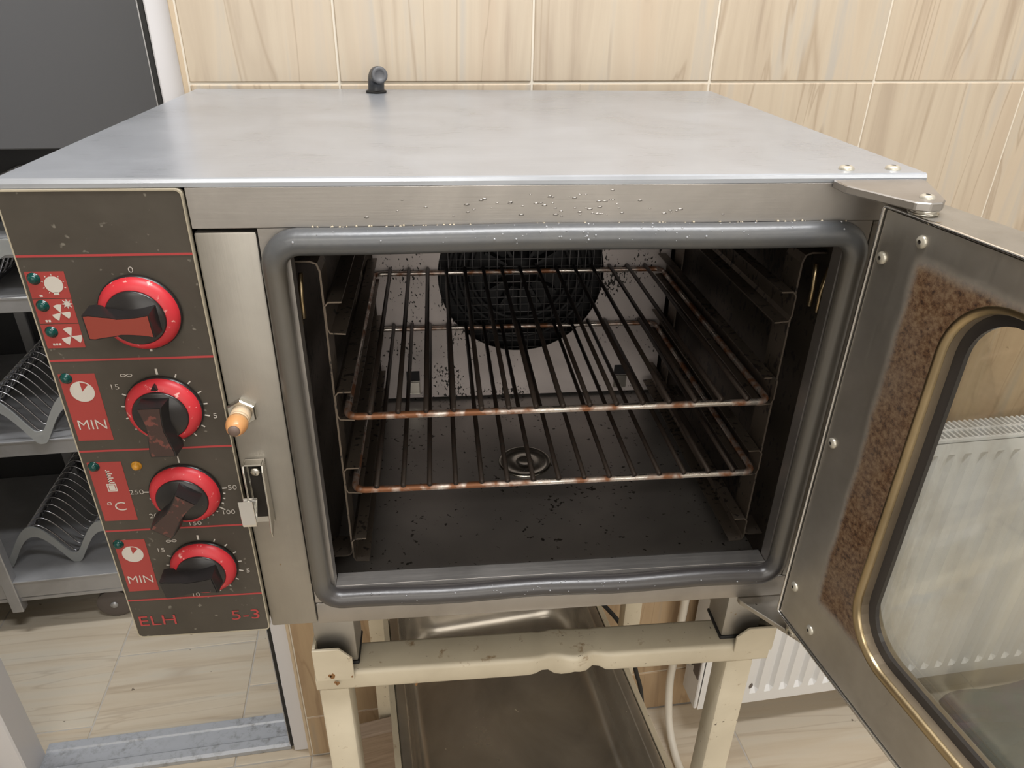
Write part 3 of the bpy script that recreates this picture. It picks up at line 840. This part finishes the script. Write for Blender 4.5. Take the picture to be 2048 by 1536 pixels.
bm = BM(); prism(bm, [(KX-.0025, KZ[1]+.0222), (KX+.0025, KZ[1]+.0222), (KX, KZ[1]+.0265)], 'y', PY-.0125, PY-.0085); obj('index_mark', bm, 'grip', k2)
knob(KZ[2], 217, 'grip_brown', 'temperature knob with grip pointing down to the left')
knob(KZ[3], 262, 'grip', 'lower timer knob, black grip turned left')

# door switch plunger and latch on the left post
bm = BM(); lathe(bm, [(.0120, 0), (.0120, .0042), (.0110, .0055), (0, .0055)], 6, FRONT(.1315, 0, .2390) @ Matrix.Rotation(PI/6, 4, 'Z'))
for f in bm.faces: f.smooth = False
ds = obj('door_switch', bm, 'zinc', ov)
bm = BM(); lathe(bm, [(.0078, .005), (.0078, .013), (.0072, .0135), (.0078, .014), (.0078, .0165), (.0066, .017)], 20, FRONT(.1315, 0, .2390)); obj('collar', bm, 'orange_pale', ds)
bm = BM(); lathe(bm, [(.0078, .0168), (.0084, .020), (.0078, .0245), (.0062, .0285), (.0050, .0302), (0, .0302)], 20, FRONT(.1315, 0, .2390)); obj('plunger', bm, 'orange', ds)
bm = BM(); lathe(bm, [(.0046, .0303), (.0042, .0315), (0, .0319)], 14, FRONT(.1315, 0, .2390)); obj('tip', bm, 'tip', ds)
bm = BM()
box(bm, .1255, .1415, -.0014, -.0002, .1275, .1930, .0004)
lat = obj('latch', bm, 'zinc', ov)
bm = BM(); prism(bm, [(-.0016, .1930), (-.0095, .1920), (-.0115, .186), (-.0125, .150), (-.0165, .128), (-.0145, .1215), (-.0016, .1330)], 'x', .1402, .1417, .0003); obj('flange', bm, 'zinc', lat)
bm = BM(); prism(bm, [(-.0016, .1930), (-.0095, .1920), (-.0115, .186), (-.0125, .152), (-.0016, .1500)], 'x', .1252, .1267, .0003); obj('flange', bm, 'zinc', lat)
bm = BM(); box(bm, .1268, .1401, -.0095, -.0016, .1915, .1930, .0003); obj('flange', bm, 'zinc', lat)
bm = BM(); box(bm, .1275, .1395, -.0020, -.0015, .1340, .1905); obj('latch_slot', bm, 'dark_gap', lat)
bm = BM(); lathe(bm, [(.0044, .0021), (.0044, .0052), (.0036, .0060), (0, .0062)], 6, FRONT(.1335, 0, .1830)); obj('bolt', bm, 'zinc', lat)
bm = BM(); prism(bm, [(-.012, .1615), (-.012, .1595), (-.0225, .1440), (-.0230, .1460), (-.0240, .1680), (-.0256, .1680), (-.0252, .1440), (-.0238, .1410), (-.0105, .1585), (-.0105, .1610)], 'x', .1215, .1330, .0003)
obj('hook', bm, 'bright', lat)

# gasket round the opening
GP = rrect(.1732, .6085, .0345, .3775, .019, 8)
path = []
n = len(GP)
for i in range(n):
    a, b = GP[i], GP[(i+1) % n]; L = math.hypot(b[0]-a[0], b[1]-a[1]); m = max(1, int(L/.02))
    for k in range(m):
        x = a[0]+(b[0]-a[0])*k/m; z = a[1]+(b[1]-a[1])*k/m
        path.append((x, -.004, z + (.0012*math.sin(x*38) if z < .05 else .0006*math.sin(x*21))))
def gr(p):
    side = min(1, max(0, (min(p[2]-.0345, .3775-p[2]))/.03))
    return .0098 - .0017*side - (.0006 if p[2] < .06 else 0)
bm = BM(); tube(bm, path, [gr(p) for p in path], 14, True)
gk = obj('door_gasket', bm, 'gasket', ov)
dm = BM()
for i in range(115):
    x = random.gauss(.40, .10); x = min(.59, max(.19, x)); top = random.random() < .75
    a = random.uniform(.2, 1.9) if top else random.uniform(.3, 1.6)
    cz = .3775 if top else .0345
    cz += .0012*math.sin(x*38) if not top else .0006*math.sin(x*21)
    r = random.uniform(.0003, .0010)
    q = Vector((x, -.004-.0096*math.cos(a-.35), cz+.0096*math.sin(a-.35)))
    res = bmesh.ops.create_icosphere(dm, subdivisions=1, radius=r, matrix=Matrix.Translation(q))
for f in dm.faces: f.smooth = True
dr_ = obj('water_drops', dm, 'water', gk); dr_['kind'] = 'stuff'
dm = BM()
for i in range(90):
    x = random.uniform(.20, .60); r = random.uniform(.0004, .0011)
    bmesh.ops.create_icosphere(dm, subdivisions=1, radius=r, matrix=Matrix.Translation((x, -.0010, .3862+random.uniform(-.0006, .0008))))
cr = obj('residue', dm, 'crumb', gk); cr['kind'] = 'stuff'

# baking chamber
CX0, CX1, CZ0, CZ1, CY1 = .172, .614, .013, .376, .445
bm = BM()
box(bm, CX0-.002, CX0, .012, CY1, CZ0, CZ1); box(bm, CX1, CX1+.002, .012, CY1, CZ0, CZ1)
box(bm, CX0-.002, CX1+.002, .012, CY1, CZ1, CZ1+.002); box(bm, CX0-.002, CX1+.002, CY1, CY1+.002, CZ0, CZ1)
cv = obj('baking_chamber', bm, 'cavity', ov)
bm = BM(); box(bm, CX0, CX1, .020, CY1, CZ0-.002, CZ0); obj('chamber_floor', bm, 'cavity_floor', cv)
bm = BM()   # mouth of the chamber: flange and bottom lip
box(bm, .1640, .184, .001, .0025, .027, .3855); box(bm, .600, .6190, .001, .0025, .027, .3855)
box(bm, .184, .600, .001, .0025, .370, .3855); box(bm, .184, .600, .001, .0025, .027, .0445)
box(bm, .184, .600, .0025, .020, .0430, .0445, .0004); box(bm, .184, .600, .0188, .020, CZ0, .0428)
box(bm, .1825, .184, .0026, .014, .045, .370); box(bm, .600, .6015, .0026, .014, .045, .370)
obj('mouth_flange', bm, 'steel', cv)
FX, FZ, FR, BY = .3985, .1995, .1115, .400
def plate_with_hole(x0, x1, z0, z1, cx, cz, r, y0, y1, n=64):
    bm = BM(); inn, out = [], []
    for i in range(n):
        a = 2*PI*i/n; c, s = math.cos(a), math.sin(a)
        inn.append((cx+r*c, cz+r*s))
        k = min(((x1-cx)/c if c > 1e-9 else 1e9), ((x0-cx)/c if c < -1e-9 else 1e9), ((z1-cz)/s if s > 1e-9 else 1e9), ((z0-cz)/s if s < -1e-9 else 1e9))
        out.append((cx+k*c, cz+k*s))
    for q in ((x0, z0), (x1, z0), (x1, z1), (x0, z1)):
        i = min(range(n), key=lambda i: math.hypot(out[i][0]-q[0], out[i][1]-q[1])); out[i] = q
    frame_loop(bm, out, inn, y0, y1); return bm
obj('fan_baffle', plate_with_hole(.204, .600, CZ0+.0040, .362, FX, FZ, FR, BY, BY+.0015), 'cavity_back', cv)
bm = BM(); box(bm, .205, .60, BY+.03, BY+.031, CZ0+.001, .36); obj('fan_chamber', bm, 'chamber', cv)
bm = BM()
k = -10
for k in range(-10, 11):
    d = k*.0108; h = math.sqrt(max(0, FR**2-d*d))
    if h > .004:
        tube(bm, [(FX+d, BY+.003, FZ-h), (FX+d, BY+.003, FZ+h)], .0006, 4); tube(bm, [(FX-h, BY+.004, FZ+d), (FX+h, BY+.004, FZ+d)], .0006, 4)
obj('fan_guard', bm, plain('dull_guard_wire', (.20, .19, .19), .5, .7), cv)
for r in (.096, .082, .068):
    bm = BM(); tube(bm, [(FX+r*math.cos(2*PI*i/48), BY+.016, FZ+r*math.sin(2*PI*i/48)) for i in range(48)], .0035, 8, True); obj('heating_element', bm, 'chamber', cv)
bm = BM()
for i in range(12):
    a = 2*PI*i/12; c, s = math.cos(a), math.sin(a)
    prism(bm, [(FX+.022*c-.002*s, FZ+.022*s+.002*c), (FX+.056*c-.002*s, FZ+.056*s+.002*c), (FX+.056*c+.002*s, FZ+.056*s-.002*c), (FX+.022*c+.002*s, FZ+.022*s-.002*c)], 'y', BY+.008, BY+.026)
lathe(bm, [(.026, 0), (.026, .003), (.008, .010), (0, .010)], 20, FRONT(FX, BY+.026, FZ)); obj('fan_wheel', bm, 'chamber', cv)
for x in (.2475, .5460):
    bm = BM(); box(bm, x-.0092, x+.0092, BY-.0008, BY-.0002, .045, .060); hk = obj('baffle_hook', bm, 'chamber', cv)
    bm = BM(); box(bm, x-.0092, x+.0092, BY-.006, BY-.0045, .026, .046, .001); box(bm, x-.0092, x+.0092, BY-.0045, BY-.0003, .026, .0275); obj('tab', bm, 'zinc', hk)
bm = BM(); lathe(bm, [(.0330, 0), (.0330, .0016), (.0300, .0028), (.0272, .0016), (.0250, .0006), (.0140, .0004), (.0120, .0018), (.0095, .0024), (.006, .001), (0, .0006)], 36, Matrix.Translation((.3885, .2340, CZ0)))
obj('floor_drain', bm, 'zinc', cv)

# rack supports
LEV = (.2870, .2045, .1255, .0430)
def support(xs, sg):      # sg = +1: opens to the right (left-hand support)
    up = []
    bm = BM()
    def strip_path(bm, pts, y0, y1, th=.0016):
        P_ = [Vector((a, 0, b)) for a, b in pts]; L = []; R = []
        for i, p in enumerate(P_):
            d = P_[min(i+1, len(P_)-1)]-P_[max(i-1, 0)]; d.normalize(); nn = Vector((-d.z, 0, d.x))*th/2
            L.append(p+nn); R.append(p-nn)
        poly = [(q.x, q.z) for q in L] + [(q.x, q.z) for q in reversed(R)]
        for i in range(len(P_)-1):
            prism(bm, [(L[i].x, L[i].z), (L[i+1].x, L[i+1].z), (R[i+1].x, R[i+1].z), (R[i].x, R[i].z)], 'y', y0, y1)
    w = CX0+.0015 if sg > 0 else CX1-.0015
    def pts(): return [(w, .3465), (xs-sg*.007, .3465), (xs-sg*.002, .3445), (xs, .338), (xs, .052), (xs-sg*.002, .0475), (xs-sg*.006, .046), (w, .046)]
    strip_path(bm, pts(), .042, .071)
    s = obj('rack_support', bm, 'support', ov)
    bm = BM(); strip_path(bm, pts(), .330, .359); obj('upright', bm, 'support', s)
    for z in LEV:
        bm = BM()
        x = xs+sg*.0012
        pr = [(x+sg*.0135, z+.0265), (x+sg*.003, z+.0265), (x, z+.023), (x-sg*.0, z+.004), (x+sg*.002, z-.0005), (x+sg*.0145, z-.0015)]
        strip_path(bm, pr, .038, .385, .0013); obj('runner', bm, 'support', s)
    return s
support(.1965, 1); support(.5925, -1)
for x, sg in ((CX0+.004, 1), (CX1-.004, -1)):
    bm = BM(); tube(bm, [(x, .030, .338), (x+sg*.003, .028, .315), (x+sg*.004, .026, .300)], .0022, 6)
    tube(bm, [(x+sg*.006, .040, .338), (x+sg*.004, .040, .315), (x+sg*.004, .040, .300)], .0022, 6)
    obj('reflection_rod', bm, 'gold', cv)  # added rods standing in for pale reflected strips on the side walls

# racks
def make_rack():
    r = thing('oven_rack', '', 'oven rack', (0, 0, 0), 0, 'wire racks in the oven')
    x0, x1, y0, y1 = .2055, .5860, .0365, .3925
    bm = BM(); tube(bm, [(a, b, 0) for a, b in rrect(x0, x1, y0, y1, .010, 5)], .0032, 10, True); obj('rack_frame', bm, 'rack_bar', r)
    bm = BM(); tube(bm, [(0, y0-.0030, 0), (0, y1+.002, 0)], .0024, 8)
    rod = obj('rod', bm, 'rod', r); rod.location = (.2262, 0, .0050)
    for k in range(1, 15): rp('rod', r, rod.data, (.2262+.02412*k, 0, .0050))
    return r
rk = make_rack(); rk.location = (0, 0, ZB+.2045+.0032); rk['label'] = 'upper wire oven rack, on the second runner from the top'
rk2 = copy_tree(rk); rk2.location = (0, 0, ZB+.1255+.0032); rk2['label'] = 'lower wire oven rack with rustier front bar, above chamber floor'

# feet
for i, (x, y, lab) in enumerate(((.155, .010, 0), (.575, .010, 0), (.155, .375, 0), (.575, .375, 0))):
    bm = BM(); box(bm, x, x+.040, y, y+.040, -.0655, -.0005, .002, 2); ft = obj('foot', bm, 'steel_v', ov, True)
    bm = BM(); box(bm, x-.001, x+.041, y-.001, y+.041, -.0698, -.0657, .001); obj('foot_pad', bm, 'pad', ft)

# vent elbow on top
bm = BM(); tube(bm, curve_pts([(.2200, .450, H+.0015), (.2205, .450, H+.009), (.2212, .447, H+.0160), (.2230, .441, H+.0205), (.2262, .432, H+.0215)], 5), .0098, 16)
ve = obj('vent_elbow', bm, 'pad', ov, True)
ve.data.materials.clear(); ve.data.materials.append(plain('grey_black_plastic', (.045, .048, .055), .38))
bm = BM(); lathe(bm, [(.0125, 0), (.0125, .0018), (.0100, .0026)], 20, Matrix.Translation((.2200, .450, H+.0003))); obj('vent_flange', bm, 'pad', ve)
bm = BM(); lathe(bm, [(.0096, 0), (.0096, .0012), (.0060, .0016), (.0055, .0008), (0, .0008)], 20, Matrix.Translation((.2264, .4315, H+.0215)) @ Vector((.30, -.95, .05)).to_track_quat('Z', 'Y').to_matrix().to_4x4()); obj('vent_cap', bm, 'slate', ve)
# screws on the top sheet
def screw(x, y, z, r, parent, M=None, mat='screw'):
    bm = BM(); M = M or Matrix.Translation((x, y, z))
    lathe(bm, [(r, 0), (r*.95, r*.25), (r*.7, r*.45), (r*.32, r*.52)], 16, M, False)
    f0 = len(bm.faces)
    lathe(bm, [(r*.32, r*.52), (r*.18, r*.20), (0, r*.20)], 8, M, False)
    bm.faces.ensure_lookup_table()
    for f in bm.faces[f0:]: f.material_index = 1
    return obj('screw', bm, None, parent, mats=[mat, 'dark_gap'])
screw(.5965, .0155, H, .0058, ov); screw(.6330, .0150, H, .0058, ov)

# hinges
ZT = H-.0138           # top edge of the door
hp = [(.5700, -.0005), (.5705, -.0190), (.6020, -.0640), (.6100, -.0690), (.6190, -.0695), (.6270, -.0640), (.6300, -.0560), (.6470, -.0010), (.6470, .012), (.57, .012)]
hp = [(.5790, -.0010), (.5792, -.0195), (.6030, -.0655), (.6120, -.0690), (.6210, -.0675), (.6275, -.0600), (.6475, -.0085), (.6475, -.0010)]
bm = BM(); prism(bm, hp, 'z', H-.0095, H-.0036, .0008); hg = obj('upper_hinge', bm, 'steel', ov)
bm = BM(); lathe(bm, [(.0095, ZT+.0002), (.0100, ZT+.0010), (.0085, ZT+.0013), (.0085, ZT+.0020), (.0095, H-.0097)], 24, Matrix.Translation((.6165, -.0560, 0))); obj('washer', bm, 'zinc', hg)
screw(.617, -.0555, H-.0036, .0050, hg)
bm = BM(); prism(bm, [(.5790, .002), (.5795, -.0035), (.6190, -.0560), (.6290, -.0560), (.6480, -.004), (.6480, .002)], 'z', -.0060, -.0005, .0006); h2 = obj('lower_hinge', bm, 'grimy', ov)
bm = BM(); lathe(bm, [(.008, 0), (.008, .0092)], 20, Matrix.Translation((.6165, -.046, -.0003))); obj('washer', bm, 'zinc', h2)

# door: a mesh in its own axes (x from the hinge outward, y through the thickness, z up), swung open
TH = -1.4185
DL_, DTH, DZ0, DZ1 = .485, .042, .0100, ZT
door = bpy.data.objects.new('door', None)
def door_frame():
    bm = BM()
    # outer tray: side returns and outer sheet with window hole
    outer = rrect(0, DL_, DZ0, DZ1, .002, 2)
    inner = rrect(.0022, DL_-.0022, DZ0+.0022, DZ1-.0022, .002, 2)
    frame_loop(bm, outer, inner, 0, DTH-.0015)
    return bm
def ring_face(bm, outer, inner, y0, y1):
    frame_loop(bm, outer, inner, y0, y1)
def resample(rect_fn, n_side): pass
bm = door_frame()
me = bpy.data.meshes.new('door'); bm.to_mesh(me); bm.free(); me.materials.append(MAT['steel_v'])
door = bpy.data.objects.new('door', me); C.objects.link(door); door.parent = ov
door.location = (.6046, -.0292, 0)
# local +x -> (cos TH, sin TH); local +y must run away from the viewer's side: outward normal = (-sin TH, cos TH)
door.rotation_euler = (0, 0, TH)
WX0, WX1, WZ0, WZ1, WR = .0795, .405, .0625, .375, .046
def rr_outer(n=8):   # the sheet outline, one vertex per vertex of the window outline
    win = rrect(WX0, WX1, WZ0, WZ1, WR, n); out = []
    m = n+1
    cs = ((DL_-.0035, DZ0+.0035), (DL_-.0035, DZ1-.0035), (.0035, DZ1-.0035), (.0035, DZ0+.0035))
    for q in range(4):
        cx, cz = cs[q]
        for i in range(m):
            x, z = win[q*m+i]
            if i == m//2: out.append((cx, cz)); continue
            first = i < m//2
            if q == 0: out.append((x, cz) if first else (cx, z))
            if q == 1: out.append((cx, z) if first else (x, cz))
            if q == 2: out.append((x, cz) if first else (cx, z))
            if q == 3: out.append((cx, z) if first else (x, cz))
    return win, out
bm = BM(); tube(bm, [(x, .0002, z) for x, z in rrect(.0012, DL_-.0012, DZ0+.0012, DZ1-.0012, .003, 3)], .0013, 8, True); obj('rolled_edge', bm, 'bright', door)
win, out = rr_outer()
bm = BM(); frame_loop(bm, out, win, .0012, .0024); obj('inner_sheet', bm, 'door_sheet', door)
def widen(p):   # the outer sheet's opening is larger than the inner one
    return [(x + (.013 if x > .2425 else -.013), z + (.013 if z > .219 else -.013)) for x, z in p]
bm = BM(); frame_loop(bm, out, widen(win), DTH-.0014, DTH); obj('outer_sheet', bm, 'steel_v', door)
def inset(d, n=8): return rrect(WX0+d, WX1-d, WZ0+d, WZ1-d, WR-d, n)
bm = BM(); frame_loop(bm, inset(.0030), inset(.0046), .0050, .0158); obj('window_recess', bm, 'recess', door)
bm = BM(); tube(bm, [(x, .0055, z) for x, z in inset(0, 10)], .0045, 16, True); obj('window_rim', bm, 'gold', door)
bm = BM(); frame_loop(bm, inset(.0047), inset(.0125), .0120, .0156); obj('window_seal', bm, plain('dark_window_seal', (.045, .04, .038), .3), door)
bm = BM(); prism(bm, widen(inset(.0012)), 'y', .0160, .0190); gl = obj('window_glass', bm, 'glass', door); gl['label'] = 'greasy inner glass'
bm = BM(); frame_loop(bm, widen(win), widen(inset(.0012)), .0195, DTH-.0015); obj('window_spacer', bm, 'recess', door)
for a, z in ((.0414, .3915), (.0102, .3700), (.0115, .2116), (.0133, .0540), (.0450, .0315), (.2425, .3890), (.2425, .030), (.476, .3700), (.476, .2116), (.476, .054)):
    screw(0, 0, 0, .0046, door, Matrix.Translation((a, .0012, z)) @ Matrix.Rotation(PI/2, 4, 'X'))
